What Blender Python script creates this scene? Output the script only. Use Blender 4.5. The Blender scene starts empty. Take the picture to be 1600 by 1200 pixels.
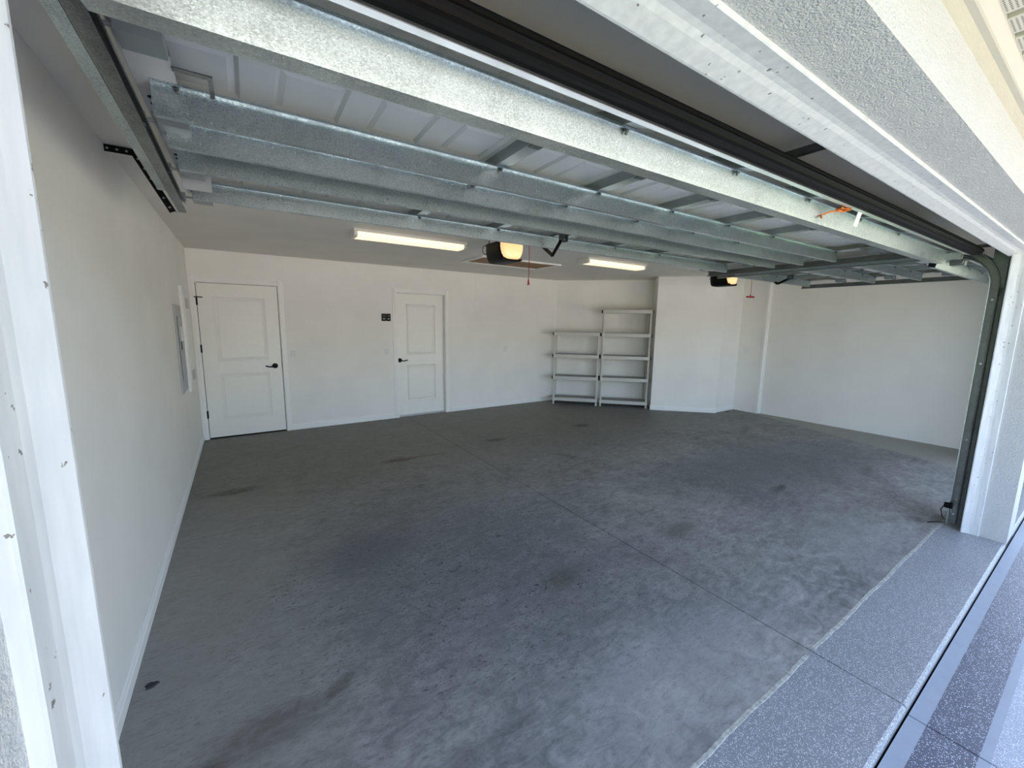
import bpy, math, random
from mathutils import Matrix, Vector
random.seed(7)
sc = bpy.context.scene
C = sc.collection

# ------------------------------------------------------------------ camera
F_PX = 638.0
R_ = Vector((0.83463248, -0.55063847, 0.01363439))
D_ = Vector((-0.07016278, -0.13083616, -0.98891814))
W_ = Vector((0.54632024, 0.82442657, -0.14783444))
cam_d = bpy.data.cameras.new('camera')
cam = bpy.data.objects.new('camera', cam_d); C.objects.link(cam)
cam_d.sensor_fit = 'HORIZONTAL'; cam_d.sensor_width = 36.0
cam_d.lens = F_PX / 1600.0 * 36.0
cam_d.clip_start = 0.02; cam_d.clip_end = 400
U_, B_ = -D_, -W_
cam.matrix_world = Matrix(((R_.x, U_.x, B_.x, 0), (R_.y, U_.y, B_.y, 0), (R_.z, U_.z, B_.z, 1.58), (0, 0, 0, 1)))
sc.camera = cam

# ------------------------------------------------------------------ sky, sun, exposure
sc.view_settings.view_transform = 'Standard'
sc.view_settings.look = 'None'
sc.view_settings.gamma = 1.0
sc.view_settings.use_curve_mapping = False
sc.view_settings.exposure = 2.35
SUN_EL, SUN_AZ = math.radians(66), math.radians(25)      # sun stands behind the house
w = bpy.data.worlds.new('sky'); sc.world = w; w.use_nodes = True
nt = w.node_tree; nt.nodes.clear()
sky = nt.nodes.new('ShaderNodeTexSky'); sky.sky_type = 'NISHITA'
sky.sun_disc = False; sky.sun_elevation = SUN_EL; sky.sun_rotation = SUN_AZ
sky.air_density = 1.0; sky.dust_density = 3.5; sky.ozone_density = 1.0
bg = nt.nodes.new('ShaderNodeBackground'); bg.inputs[1].default_value = 0.25
out = nt.nodes.new('ShaderNodeOutputWorld')
nt.links.new(sky.outputs[0], bg.inputs[0]); nt.links.new(bg.outputs[0], out.inputs[0])
sl = bpy.data.lights.new('sun', 'SUN'); sl.energy = 3.3; sl.angle = math.radians(0.53); sl.color = (1.0, 0.91, 0.77)
so = bpy.data.objects.new('sun', sl); C.objects.link(so)
sd = Vector((math.sin(SUN_AZ) * math.cos(SUN_EL), math.cos(SUN_AZ) * math.cos(SUN_EL), math.sin(SUN_EL)))
so.rotation_euler = sd.to_track_quat('Z', 'Y').to_euler(); so.location = (0, 0, 30)

# ------------------------------------------------------------------ materials
def srgb(r, g, b):
    f = lambda c: (c / 255 / 12.92) if c / 255 <= 0.04045 else ((c / 255 + 0.055) / 1.055) ** 2.4
    return (f(r), f(g), f(b), 1.0)

class NM:
    """small node-material helper"""
    def __init__(s, name, rough=0.6, metal=0.0, spec=0.5):
        s.m = bpy.data.materials.new(name); s.m.use_nodes = True
        s.t = s.m.node_tree; s.t.nodes.clear()
        s.o = s.n('ShaderNodeOutputMaterial'); s.b = s.n('ShaderNodeBsdfPrincipled')
        s.l(s.b.outputs[0], s.o.inputs[0])
        s.b.inputs['Roughness'].default_value = rough; s.b.inputs['Metallic'].default_value = metal
        s.b.inputs['Specular IOR Level'].default_value = spec
        s.geo = None
    def n(s, k): return s.t.nodes.new(k)
    def l(s, a, b): s.t.links.new(a, b)
    def put(s, sock, v):
        if hasattr(v, 'is_output') or isinstance(v, bpy.types.NodeSocket): s.l(v, sock)
        else: sock.default_value = v
    @property
    def pos(s):
        if not s.geo: s.geo = s.n('ShaderNodeNewGeometry')
        return s.geo.outputs['Position']
    @property
    def obj(s):
        return s.n('ShaderNodeTexCoord').outputs['Object']
    def noise(s, vec, scale, detail=3, rough=0.5, dist=0.0):
        x = s.n('ShaderNodeTexNoise'); s.l(vec, x.inputs['Vector'])
        x.inputs['Scale'].default_value = scale; x.inputs['Detail'].default_value = detail
        x.inputs['Roughness'].default_value = rough; x.inputs['Distortion'].default_value = dist
        return x.outputs['Fac']
    def voro(s, vec, scale, feat='F1', outp='Distance', rnd=1.0):
        x = s.n('ShaderNodeTexVoronoi'); s.l(vec, x.inputs['Vector']); x.feature = feat
        x.inputs['Scale'].default_value = scale; x.inputs['Randomness'].default_value = rnd
        return x.outputs[outp]
    def stretch(s, vec, sx, sy, sz, rot=0.0):
        x = s.n('ShaderNodeMapping'); s.l(vec, x.inputs[0]); x.inputs['Scale'].default_value = (sx, sy, sz)
        x.inputs['Rotation'].default_value = (0, 0, rot)
        return x.outputs[0]
    def rng(s, v, a, b, c=0.0, d=1.0, smooth=False):
        x = s.n('ShaderNodeMapRange'); s.put(x.inputs[0], v)
        if smooth: x.interpolation_type = 'SMOOTHSTEP'
        for i, q in enumerate((a, b, c, d)): x.inputs[i + 1].default_value = q
        return x.outputs[0]
    def math(s, op, a, b=0.0):
        x = s.n('ShaderNodeMath'); x.operation = op; s.put(x.inputs[0], a); s.put(x.inputs[1], b); return x.outputs[0]
    def vm(s, op, a, b):
        x = s.n('ShaderNodeVectorMath'); x.operation = op; s.put(x.inputs[0], a); s.put(x.inputs[1], b)
        return x.outputs['Value'] if op == 'LENGTH' else x.outputs[0]
    def sep(s, v):
        x = s.n('ShaderNodeSeparateXYZ'); s.l(v, x.inputs[0]); return x.outputs
    def mix(s, f, a, b, mode='MIX'):
        x = s.n('ShaderNodeMix'); x.data_type = 'RGBA'; x.blend_type = mode
        s.put(x.inputs[0], f); s.put(x.inputs[6], a); s.put(x.inputs[7], b); return x.outputs[2]
    def color(s, v): s.put(s.b.inputs['Base Color'], v); return s
    def rough(s, v): s.put(s.b.inputs['Roughness'], v); return s
    def bump(s, h, strength=0.3, dist=0.01):
        x = s.n('ShaderNodeBump'); x.inputs['Strength'].default_value = strength; x.inputs['Distance'].default_value = dist
        s.l(h, x.inputs['Height']); s.l(x.outputs[0], s.b.inputs['Normal']); return s
    def emit(s, col, st):
        s.put(s.b.inputs['Emission Color'], col); s.b.inputs['Emission Strength'].default_value = st; return s

M = {}
def plain(name, col, rough=0.5, metal=0.0, spec=0.5, var=0.06, scale=30):
    k = NM(name, rough, metal, spec); n = k.noise(k.pos, scale, 3)
    dark = tuple(c * (1 - var * 2) for c in col[:3]) + (1,)
    k.color(k.mix(k.rng(n, 0.3, 0.7), dark, col)); M[name] = k.m; return k

# painted drywall with orange peel
k = NM('wall_paint', 0.62, 0, 0.35)
n = k.noise(k.pos, 2.0, 3)
k.color(k.mix(k.rng(n, .3, .7), srgb(238, 235, 228), srgb(244, 241, 234)))
k.bump(k.noise(k.pos, 75, 2, 0.55), 0.22, 0.004); M['wall'] = k.m
k = NM('ceiling_paint', 0.8, 0, 0.2)
k.color(k.mix(k.rng(k.noise(k.pos, 2.5, 3), .3, .7), srgb(232, 227, 218), srgb(238, 233, 224)))
k.bump(k.noise(k.pos, 60, 3, .6), 0.3, 0.004); M['ceiling'] = k.m
plain('trim_paint', srgb(246, 244, 239), 0.38, 0, 0.5, 0.01)
plain('door_paint', srgb(244, 242, 234), 0.35, 0, 0.5, 0.01)
plain('black_metal', srgb(16, 15, 15), 0.5, 0.0, .15)
plain('black_plastic', srgb(11, 11, 12), 0.45, 0, .15)
plain('white_plastic', srgb(236, 236, 232), 0.35, 0, .5, .01)
plain('grey_plastic', srgb(150, 150, 150), 0.4)
plain('red_plastic', srgb(160, 22, 24), 0.4)
plain('orange_cord', srgb(225, 120, 35), 0.6)
plain('panel_grey', srgb(172, 174, 176), 0.4, 0.2)
plain('dark_gap', srgb(28, 27, 26), 0.9)
plain('shelf_plastic', srgb(204, 202, 194), 0.5, 0, .4, .02)
plain('shelf_grid', srgb(168, 168, 165), 0.55, 0, .4, .02)
plain('hatch_board', srgb(166, 124, 84), 0.6, 0, .3, .08, 12)
plain('painted_steel', srgb(200, 203, 200), 0.42, 0.0, .5, .02, 8)
plain('painted_steel_white', srgb(205, 204, 200), 0.42, 0.0, .5, .02, 8)
plain('aluminium', srgb(205, 207, 210), 0.3, 0.85, .5, .03)
plain('chrome', srgb(210, 212, 214), 0.18, 1.0)
plain('chip_stone', srgb(66, 66, 66), 0.8, 0, .3, .2, 200)
plain('soffit_white', srgb(182, 179, 170), 0.5, 0, .4, .01)
plain('roof_dark', srgb(120, 112, 104), 0.9)
plain('fixture_white', srgb(235, 230, 220), 0.4, 0, .5, .01)

# galvanised steel
def galv(name, base, rough):
    k = NM(name, rough, 0.92, 0.5)
    o = k.pos
    sp = k.sep(k.voro(k.stretch(o, 1, 1.6, 1.6), 290, 'F1', 'Color'))[0]
    drip = k.noise(k.stretch(o, 150, 30, 30), 1.0, 4, .7)
    bl = k.noise(o, 7, 4, .6)
    fine = k.noise(o, 300, 2, .6)
    v = k.math('ADD', k.math('MULTIPLY', sp, .22), k.math('ADD', k.math('MULTIPLY', bl, .34), k.math('ADD', k.math('MULTIPLY', drip, .24), k.math('MULTIPLY', fine, .2))))
    dk = tuple(c * .56 for c in base[:3]) + (1,)
    k.color(k.mix(k.rng(v, .36, .60), dk, base))
    k.rough(k.rng(v, .35, .65, rough + .12, rough - .06))
    k.bump(k.math('ADD', fine, k.math('MULTIPLY', sp, .4)), .10, .002); M[name] = k.m
galv('galvanised', srgb(200, 212, 214), 0.30)
galv('galvanised_dark', srgb(128, 132, 131), 0.40)
galv('track_steel', srgb(138, 141, 139), 0.34)

# rubber seal
k = NM('rubber_seal', .6, 0, .15); k.color(srgb(20, 18, 17)); k.bump(k.noise(k.stretch(k.pos, 1, 60, 60), 3, 2), .2, .003); M['rubber_seal'] = k.m

# exterior stucco
def stucco(name, col, sc_=95, st=.7):
    k = NM(name, .75, 0, .3)
    k.color(k.mix(k.rng(k.noise(k.pos, 6, 3), .3, .7), tuple(c * .95 for c in col[:3]) + (1,), col))
    h = k.math('ADD', k.noise(k.pos, sc_, 3, .6), k.math('MULTIPLY', k.noise(k.pos, sc_ * .35, 2, .5), .8))
    k.bump(h, st, .012); M[name] = k.m
stucco('stucco_white', srgb(198, 198, 196), 210, .6)
stucco('stucco_cream', srgb(184, 180, 167), 60, .5)

# smooth stop moulding with dirt specks (fly spots)
k = NM('stop_moulding', .38, 0, .5)
p = k.pos
d = k.voro(p, 50); rc = k.voro(p, 50, 'F1', 'Color')
gate = k.rng(k.sep(rc)[0], .70, .71)
wob = k.math('ADD', d, k.math('MULTIPLY', k.math('SUBTRACT', k.noise(p, 240, 3, .6), .5), .55))
sz = k.rng(k.sep(rc)[1], 0, 1, .07, .22)
spot = k.math('MULTIPLY', k.math('LESS_THAN', wob, sz), gate)
base = k.mix(k.rng(k.noise(k.stretch(p, 8, 8, 1.2), 6, 4), .35, .7), srgb(200, 202, 202), srgb(216, 217, 216))
k.color(k.mix(k.math('MULTIPLY', spot, .8), base, srgb(88, 76, 66))); M['stop_moulding'] = k.m

# concrete garage floor
k = NM('concrete', .62, 0, .4)
p = k.pos; X, Y, Z = k.sep(p)
n_big = k.noise(p, .75, 5, .6, .4); n_mid = k.noise(p, 3.2, 6, .65, .6); n_fin = k.noise(p, 34, 4, .65)
trow = k.noise(k.stretch(p, 3.0, 11.0, 1, .25), 2.4, 6, .7, .7)
v = k.math('ADD', k.math('MULTIPLY', n_big, .34), k.math('ADD', k.math('MULTIPLY', n_mid, .30), k.math('ADD', k.math('MULTIPLY', trow, .26), k.math('MULTIPLY', n_fin, .10))))
blot = k.noise(k.stretch(p, 1, 1.6, 1, .3), 7.5, 6, .72, 1.1)
v = k.math('ADD', k.math('MULTIPLY', v, .62), k.math('MULTIPLY', blot, .38))
col = k.mix(k.rng(v, .40, .60), srgb(92, 91, 89), srgb(166, 163, 158))
def ell(cx, cy, rx, ry, rot=0.0, edge=.55, soft=.75, nz=None):
    q = k.vm('SUBTRACT', p, (cx, cy, 0))
    if rot:
        x = k.n('ShaderNodeVectorRotate'); x.rotation_type = 'Z_AXIS'; k.l(q, x.inputs['Vector']); x.inputs['Angle'].default_value = -rot; q = x.outputs[0]
    q = k.vm('MULTIPLY', q, (1 / rx, 1 / ry, 0))
    ln = k.vm('LENGTH', q, (0, 0, 0))
    ln = k.math('ADD', ln, k.math('MULTIPLY', k.math('SUBTRACT', nz or n_mid, .5), edge * 2))
    return k.rng(ln, 1.0, 1.0 - soft, 0, 1, True)
# broad tone: burnished dark bluish middle, browner back, pale along walls and door line
zone = ell(1.25, 2.3, 1.9, 1.75, .1, .35, .8, n_big)
col = k.mix(k.math('MULTIPLY', zone, .5), col, srgb(104, 106, 112))
zone2 = ell(5.0, 2.1, 2.2, 1.1, -.1, .35, .8, n_big)
col = k.mix(k.math('MULTIPLY', zone2, .6), col, srgb(102, 105, 108))
back = k.rng(k.math('ADD', Y, k.math('MULTIPLY', n_big, 1.2)), 3.3, 5.2, 0, 1, True)
col = k.mix(k.math('MULTIPLY', back, .6), col, srgb(107, 106, 98))
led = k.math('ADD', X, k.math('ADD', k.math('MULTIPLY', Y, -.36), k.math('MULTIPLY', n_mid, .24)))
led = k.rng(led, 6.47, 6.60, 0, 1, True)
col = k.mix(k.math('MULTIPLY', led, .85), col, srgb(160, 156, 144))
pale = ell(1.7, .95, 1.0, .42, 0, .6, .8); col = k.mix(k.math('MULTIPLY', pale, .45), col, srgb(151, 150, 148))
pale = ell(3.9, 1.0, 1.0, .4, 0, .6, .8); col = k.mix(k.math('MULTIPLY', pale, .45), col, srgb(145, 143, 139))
lz = k.rng(k.math('ADD', X, k.math('MULTIPLY', n_mid, .7)), 1.0, -.1, 0, 1, True)
col = k.mix(k.math('MULTIPLY', k.math('MULTIPLY', lz, k.rng(Y, 4.6, 3.4)), .7), col, srgb(150, 147, 142))
pale = ell(-.15, 2.9, .28, .9, .05, .6, .8, trow); col = k.mix(k.math('MULTIPLY', pale, .5), col, srgb(141, 138, 135))
# short dark trowel burns
st = k.noise(k.stretch(p, 26, 60, 1, .35), 1.0, 3, .6, 1.2)
reg = k.math('MULTIPLY', k.rng(n_mid, .42, .62), k.math('MAXIMUM', k.math('MAXIMUM', zone, k.math('MULTIPLY', zone2, .8)), k.math('MULTIPLY', pale, .0)))
mark = k.math('MULTIPLY', k.rng(st, .575, .65), k.math('ADD', k.math('MULTIPLY', reg, .95), .12))
col = k.mix(mark, col, srgb(34, 36, 40))
zone3 = ell(2.7, 1.55, 1.9, .9, 0, .35, .8, n_big)
st2 = k.noise(k.stretch(p, 46, 100, 1, -.3), 1.0, 3, .6, 1.0)
mark2 = k.math('MULTIPLY', k.math('MULTIPLY', k.rng(st2, .57, .66), k.rng(blot, .42, .58)), k.math('MAXIMUM', zone, k.math('MAXIMUM', zone3, k.math('MULTIPLY', zone2, .6))))
col = k.mix(k.math('MULTIPLY', mark2, .85), col, srgb(40, 42, 46))
vein = k.math('MULTIPLY', k.rng(k.noise(k.stretch(p, 10, 30, 1, -.2), 1.0, 6, .75, 2.0), .54, .70), .42)
col = k.mix(vein, col, srgb(60, 59, 58))
lite = k.math('MULTIPLY', k.rng(k.noise(k.stretch(p, 14, 6, 1, .5), 1.0, 6, .75, 1.5), .56, .74), .42)
col = k.mix(lite, col, srgb(157, 153, 150))
stn = k.noise(k.stretch(p, 7, 16, 1, .15), 1.0, 6, .75, .8)
for cx, cy, rx, ry, rot, c, s in (
        (1.43, 4.49, .26, .12, -.05, (74, 48, 38), .9), (1.80, 4.46, .28, .035, -.1, (84, 60, 50), .7),
        (2.81, 4.62, .22, .11, 0, (52, 46, 40), .9), (4.37, 4.61, .21, .12, 0, (46, 43, 38), .9),
        (-.15, 4.40, .30, .11, 0, (62, 56, 48), .85), (1.60, 1.78, .27, .13, .2, (88, 82, 74), .8),
        (2.75, 1.76, .28, .12, .1, (92, 86, 78), .75), (4.33, 1.74, .22, .07, .1, (62, 58, 52), .85),
        (5.75, 1.45, .35, .07, .2, (92, 88, 82), .7), (6.35, 3.10, .45, .08, .3, (92, 88, 82), .7),
        (-.02, 1.66, .34, .14, .0, (98, 88, 82), .75), (.26, 1.72, .12, .05, .5, (86, 78, 72), .7),
        (.62, 2.75, .5, .35, .3, (80, 84, 90), .5), (4.62, .80, .12, .10, 0, (60, 58, 56), .7),
        (-.20, 1.60, .10, .06, 0, (82, 72, 66), .6)):
    col = k.mix(k.math('MULTIPLY', k.math('MULTIPLY', ell(cx, cy, rx, ry, rot, .75, .8, stn), k.rng(blot, .34, .56, .25, 1)), s), col, srgb(*c))
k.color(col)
k.rough(k.rng(v, .35, .65, .48, .7))
k.bump(k.math('ADD', n_fin, k.math('MULTIPLY', trow, .8)), .12, .006); M['concrete'] = k.m
k = NM('masking_line', .8, 0, .3); k.color(k.mix(k.rng(k.noise(k.pos, 40, 4), .4, .6), srgb(150, 148, 140), srgb(182, 180, 170))); M['masking_line'] = k.m

# epoxy flake coats
def flake(name, base, white, thr, scale=210, rough=.35):
    k = NM(name, rough, 0, .5); p = k.pos
    c = k.voro(p, scale, 'F1', 'Color'); a = k.sep(c); d_ = k.voro(p, scale)
    col = k.mix(k.rng(k.noise(p, 3, 3), .3, .7), tuple(q * .88 for q in base[:3]) + (1,), base)
    dk = k.math('MULTIPLY', k.math('GREATER_THAN', a[1], .84), k.math('LESS_THAN', d_, .42))
    col = k.mix(k.math('MULTIPLY', dk, .65), col, srgb(62, 64, 74))
    wh = k.math('MULTIPLY', k.math('GREATER_THAN', a[0], thr), k.math('LESS_THAN', d_, .40))
    col = k.mix(wh, col, white)
    k.color(col); k.bump(k.noise(p, 260, 2), .25, .004); M[name] = k.m
flake('flake_apron', srgb(138, 139, 142), srgb(224, 225, 226), .66, 250)
flake('flake_dark', srgb(90, 92, 106), srgb(210, 213, 222), .68, 220)
flake('flake_light', srgb(160, 165, 176), srgb(222, 226, 234), .6, 250)
plain('epoxy_smooth', srgb(150, 156, 166), .45, 0, .4, .03, 20)
plain('driveway_concrete', srgb(186, 180, 168), .8, 0, .3, .06, 4)
k = NM('lawn_grass', .9, 0, .2); k.color(k.mix(k.noise(k.pos, 3, 6, .7), srgb(70, 96, 42), srgb(116, 138, 66))); M['lawn'] = k.m

# perforated soffit strip
k = NM('soffit_perforated', .5, 0, .4); p = k.obj; X, Y, Z = k.sep(p)
gx = k.math('SUBTRACT', k.math('FRACT', k.math('MULTIPLY', X, 1 / .0095)), .5)
gy = k.math('SUBTRACT', k.math('FRACT', k.math('MULTIPLY', Y, 1 / .0095)), .5)
rr = k.math('ADD', k.math('MULTIPLY', gx, gx), k.math('MULTIPLY', gy, gy))
edge = k.math('LESS_THAN', k.math('ABSOLUTE', X), .042)
k.color(k.mix(k.math('MULTIPLY', k.math('LESS_THAN', rr, .075), edge), srgb(196, 193, 184), srgb(70, 66, 60))); M['soffit_perforated'] = k.m

# lamps
k = NM('prismatic_lens', .35); p = k.pos
pr = k.noise(k.stretch(p, 55, 20, 40), 1.0, 1)
k.color(srgb(245, 235, 215)); k.emit(k.mix(k.rng(pr, .4, .6), (1.0, .70, .36, 1), (1.0, .84, .56, 1)), .25); M['prismatic_lens'] = k.m
k = NM('amber_lens', .3); k.color(srgb(240, 220, 180)); k.emit((1.0, .52, .20, 1), .19); M['amber_lens'] = k.m

# ------------------------------------------------------------------ mesh helpers
OFF = {}
class MB:
    def __init__(s, f=None): s.v = []; s.f = []; s.t = f
    def _p(s, x, y, z): s.v.append(tuple(s.t(x, y, z)) if s.t else (x, y, z)); return len(s.v) - 1
    def box(s, x0, x1, y0, y1, z0, z1):
        i = [s._p(x, y, z) for z in (z0, z1) for y in (y0, y1) for x in (x0, x1)]
        for a in ((0, 2, 3, 1), (4, 5, 7, 6), (0, 1, 5, 4), (2, 6, 7, 3), (0, 4, 6, 2), (1, 3, 7, 5)): s.f.append([i[q] for q in a])
        return s
    def prism(s, prof, axis, a0, a1):
        """closed 2-D outline pushed along an axis; outline is (y,z) for x, (x,z) for y, (x,y) for z"""
        mk = {'x': lambda u, v_, a: (a, u, v_), 'y': lambda u, v_, a: (u, a, v_), 'z': lambda u, v_, a: (u, v_, a)}[axis]
        A = [s._p(*mk(u, v_, a0)) for u, v_ in prof]; B = [s._p(*mk(u, v_, a1)) for u, v_ in prof]
        n = len(prof)
        for i in range(n): s.f.append([A[i], A[(i + 1) % n], B[(i + 1) % n], B[i]])
        s.f.append(A[::-1]); s.f.append(B); return s
    def sheet(s, line, axis, a0, a1, th):
        """open polyline with thickness pushed along an axis"""
        n = len(line); L = []; Rr = []
        for i, (u, v_) in enumerate(line):
            du = dv = 0
            ds = []
            if i: ds.append((u - line[i - 1][0], v_ - line[i - 1][1]))
            if i < n - 1: ds.append((line[i + 1][0] - u, line[i + 1][1] - v_))
            ns = []
            for a, b in ds:
                l = math.hypot(a, b) or 1; ns.append((-b / l, a / l))
            nx = sum(q[0] for q in ns) / len(ns); ny = sum(q[1] for q in ns) / len(ns); l2 = nx * nx + ny * ny or 1
            nx /= l2; ny /= l2
            L.append((u + nx * th / 2, v_ + ny * th / 2)); Rr.append((u - nx * th / 2, v_ - ny * th / 2))
        for i in range(n - 1):
            s.prism([L[i], L[i + 1], Rr[i + 1], Rr[i]], axis, a0, a1)
        return s
    def cyl(s, p0, p1, r0, r1=None, n=14):
        r1 = r0 if r1 is None else r1
        a = Vector(p0); b = Vector(p1); d = (b - a).normalized()
        u = d.orthogonal().normalized(); w_ = d.cross(u)
        A = []; B = []
        for i in range(n):
            t = 2 * math.pi * i / n; o = u * math.cos(t) + w_ * math.sin(t)
            A.append(s._p(*(a + o * r0))); B.append(s._p(*(b + o * r1)))
        for i in range(n): s.f.append([A[i], A[(i + 1) % n], B[(i + 1) % n], B[i]])
        s.f.append(A[::-1]); s.f.append(B); return s
    def tube(s, pts, r, n=8):
        rings = []; pts = [Vector(q) for q in pts]
        for i, q in enumerate(pts):
            d = (pts[min(i + 1, len(pts) - 1)] - pts[max(i - 1, 0)]).normalized()
            ref = Vector((0, 0, 1)) if abs(d.z) < .95 else Vector((1, 0, 0))
            u = d.cross(ref).normalized(); w_ = d.cross(u)
            rings.append([s._p(*(q + u * r * math.cos(2 * math.pi * j / n) + w_ * r * math.sin(2 * math.pi * j / n))) for j in range(n)])
        for a, b in zip(rings, rings[1:]):
            for j in range(n): s.f.append([a[j], a[(j + 1) % n], b[(j + 1) % n], b[j]])
        s.f.append(rings[0][::-1]); s.f.append(rings[-1]); return s
    def sweep(s, path, prof, th=.0018):
        """path: list of ((y,z),(ny,nz)); prof: open polyline (x,n) swept as a sheet with thickness"""
        n = len(prof); L = []; Rr = []
        for i, (u, v_) in enumerate(prof):
            ds = []
            if i: ds.append((u - prof[i - 1][0], v_ - prof[i - 1][1]))
            if i < n - 1: ds.append((prof[i + 1][0] - u, prof[i + 1][1] - v_))
            nx = ny = 0
            for a, b in ds:
                l = math.hypot(a, b); nx -= b / l; ny += a / l
            nx /= len(ds); ny /= len(ds)
            L.append((u + nx * th, v_ + ny * th)); Rr.append((u, v_))
        loop = L + Rr[::-1]
        rings = []
        for (y, z), (ny, nz) in path:
            rings.append([s._p(x, y + ny * q, z + nz * q) for x, q in loop])
        m = len(loop)
        for a, b in zip(rings, rings[1:]):
            for j in range(m): s.f.append([a[j], a[(j + 1) % m], b[(j + 1) % m], b[j]])
        return s
    def build(s, name, mat, parent=None, local=False, smooth=False, bevel=0.0, at=None):
        me = bpy.data.meshes.new(name)
        o = bpy.data.objects.new(name, me)
        off = Vector((0, 0, 0))
        if parent is not None and not local: off = OFF.get(parent.as_pointer(), Vector((0, 0, 0)))
        if parent is None and at is not None: off = Vector(at); o.location = off
        me.from_pydata([tuple(Vector(q) - off) for q in s.v], [], s.f)
        me.validate(); 
        import bmesh
        bm = bmesh.new(); bm.from_mesh(me); bmesh.ops.recalc_face_normals(bm, faces=bm.faces); bm.to_mesh(me); bm.free()
        me.materials.append(M[mat])
        C.objects.link(o)
        if parent is not None: o.parent = parent
        OFF[o.as_pointer()] = off
        if smooth:
            for pl in me.polygons: pl.use_smooth = True
            me.set_sharp_from_angle(angle=math.radians(38))
        if bevel:
            b = o.modifiers.new('edge', 'BEVEL'); b.width = bevel; b.segments = 2; b.limit_method = 'ANGLE'; b.angle_limit = math.radians(40)
        return o

def thing(name, label, cat, loc=(0, 0, 0), rotz=0.0, group=None):
    o = bpy.data.objects.new(name, None); C.objects.link(o); o.empty_display_size = .1
    o.location = loc; o.rotation_euler = (0, 0, rotz); o['label'] = label; o['category'] = cat
    if group: o['group'] = group
    OFF[o.as_pointer()] = Vector(loc); return o
def tag(o, label, cat, group=None):
    o['label'] = label; o['category'] = cat
    if group: o['group'] = group
    return o
def struct(o, label=None, cat=None):
    o['kind'] = 'structure'
    if label: o['label'] = label
    if cat: o['category'] = cat
    return o
def share(o, parent, loc, rotz=0.0):
    c = o.copy(); C.objects.link(c); c.parent = parent; c.location = loc; c.rotation_euler = (0, 0, rotz); return c

# ------------------------------------------------------------------ dimensions (metres)
XL, XR, YB, ZC = -.505, 7.87, 6.56, 2.44           # left wall, right wall, back wall, ceiling
YF0, YF1 = .325, .57                               # front wall, outside and inside faces
JL, JR, ZH = -.151, 4.633, 2.11                    # clear opening of the wide garage door
JL2, JR2 = 5.10, 7.10                              # opening of the second garage door
XJ = 2.24                                          # saw-cut joint in the slab

# ------------------------------------------------------------------ floor
fl = struct(MB().box(XL - .2, XR + .2, YF0 + .002, YB + .2, -.30, -.012).build('floor', 'dark_gap', None), 'grey concrete garage floor slab with saw cuts and stains', 'floor')
g = .0035
for (x0, x1) in ((XL - .1, XJ - g), (XJ + g, XR + .1)):
    for (y0, y1) in ((.672, 3.55 - g / 2), (3.55 + g / 2, YB + .1)):
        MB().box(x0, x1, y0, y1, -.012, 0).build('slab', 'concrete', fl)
for (x0, x1) in ((XL - .1, XJ - g), (XJ + g, XR + .1)):
    o = MB().prism([(YF0, -.05), (YF0, -.012), (YF0 + .006, -.003), (YF0 + .014, .0), (.672, .0), (.672, -.05)], 'x', x0, x1).build('coated_threshold', 'flake_apron', fl)
    o['label'] = 'blue-grey threshold coat with white flakes'
# wavy pale masking line where the coat ends
mb = MB()
xs = [XL + i * .06 for i in range(int((XR - XL) / .06) + 1)]
for a, b in zip(xs, xs[1:]):
    if abs((a + b) / 2 - XJ) < .035: continue
    r1, r2 = .0025 * math.sin(a * 9) + .0015 * math.sin(a * 31), .0025 * math.sin(b * 9) + .0015 * math.sin(b * 31)
    i = [mb._p(*q) for q in ((a, .668 + r1, .0012), (b, .668 + r2, .0012), (b, .682 + r2, .0012), (a, .682 + r1, .0012), (a, .665 + r1, 0), (b, .665 + r2, 0), (b, .685 + r2, 0), (a, .685 + r1, 0))]
    mb.f += [[i[0], i[1], i[2], i[3]], [i[4], i[5], i[1], i[0]], [i[3], i[2], i[6], i[7]]]
mb.build('masking_line', 'masking_line', fl)

# ------------------------------------------------------------------ driveway and ground outside
dv = struct(MB().box(-.9, 8.4, -9.0, YF0 - .006, -.30, -.045).build('driveway', 'driveway_concrete'), 'driveway in front of the garage coated in flake bands', 'driveway')
ZD = -.033
for (x0, x1) in ((-.9, XJ - g), (XJ + g, 8.4)):
    for y0, y1, m, nm in ((.262, .317, 'epoxy_smooth', 'border_band'), (.117, .262, 'flake_dark', 'flake_band'), (.088, .117, 'epoxy_smooth', 'border_band'), (-2.2, .088, 'flake_light', 'flake_band')):
        MB().box(x0, x1, y0, y1, -.045, ZD).build(nm, m, dv)
struct(MB().box(-60, 60, -70, -9.0, -.4, -.06).build('street_ground', 'driveway_concrete'), 'pale street pavement beyond the driveway', 'street')
for x0, x1 in ((-60, -.9), (8.4, 60)):
    struct(MB().box(x0, x1, -9.0, 6.0, -.4, -.06).build('lawn', 'lawn'), 'mown green lawn beside the driveway', 'lawn')

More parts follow.
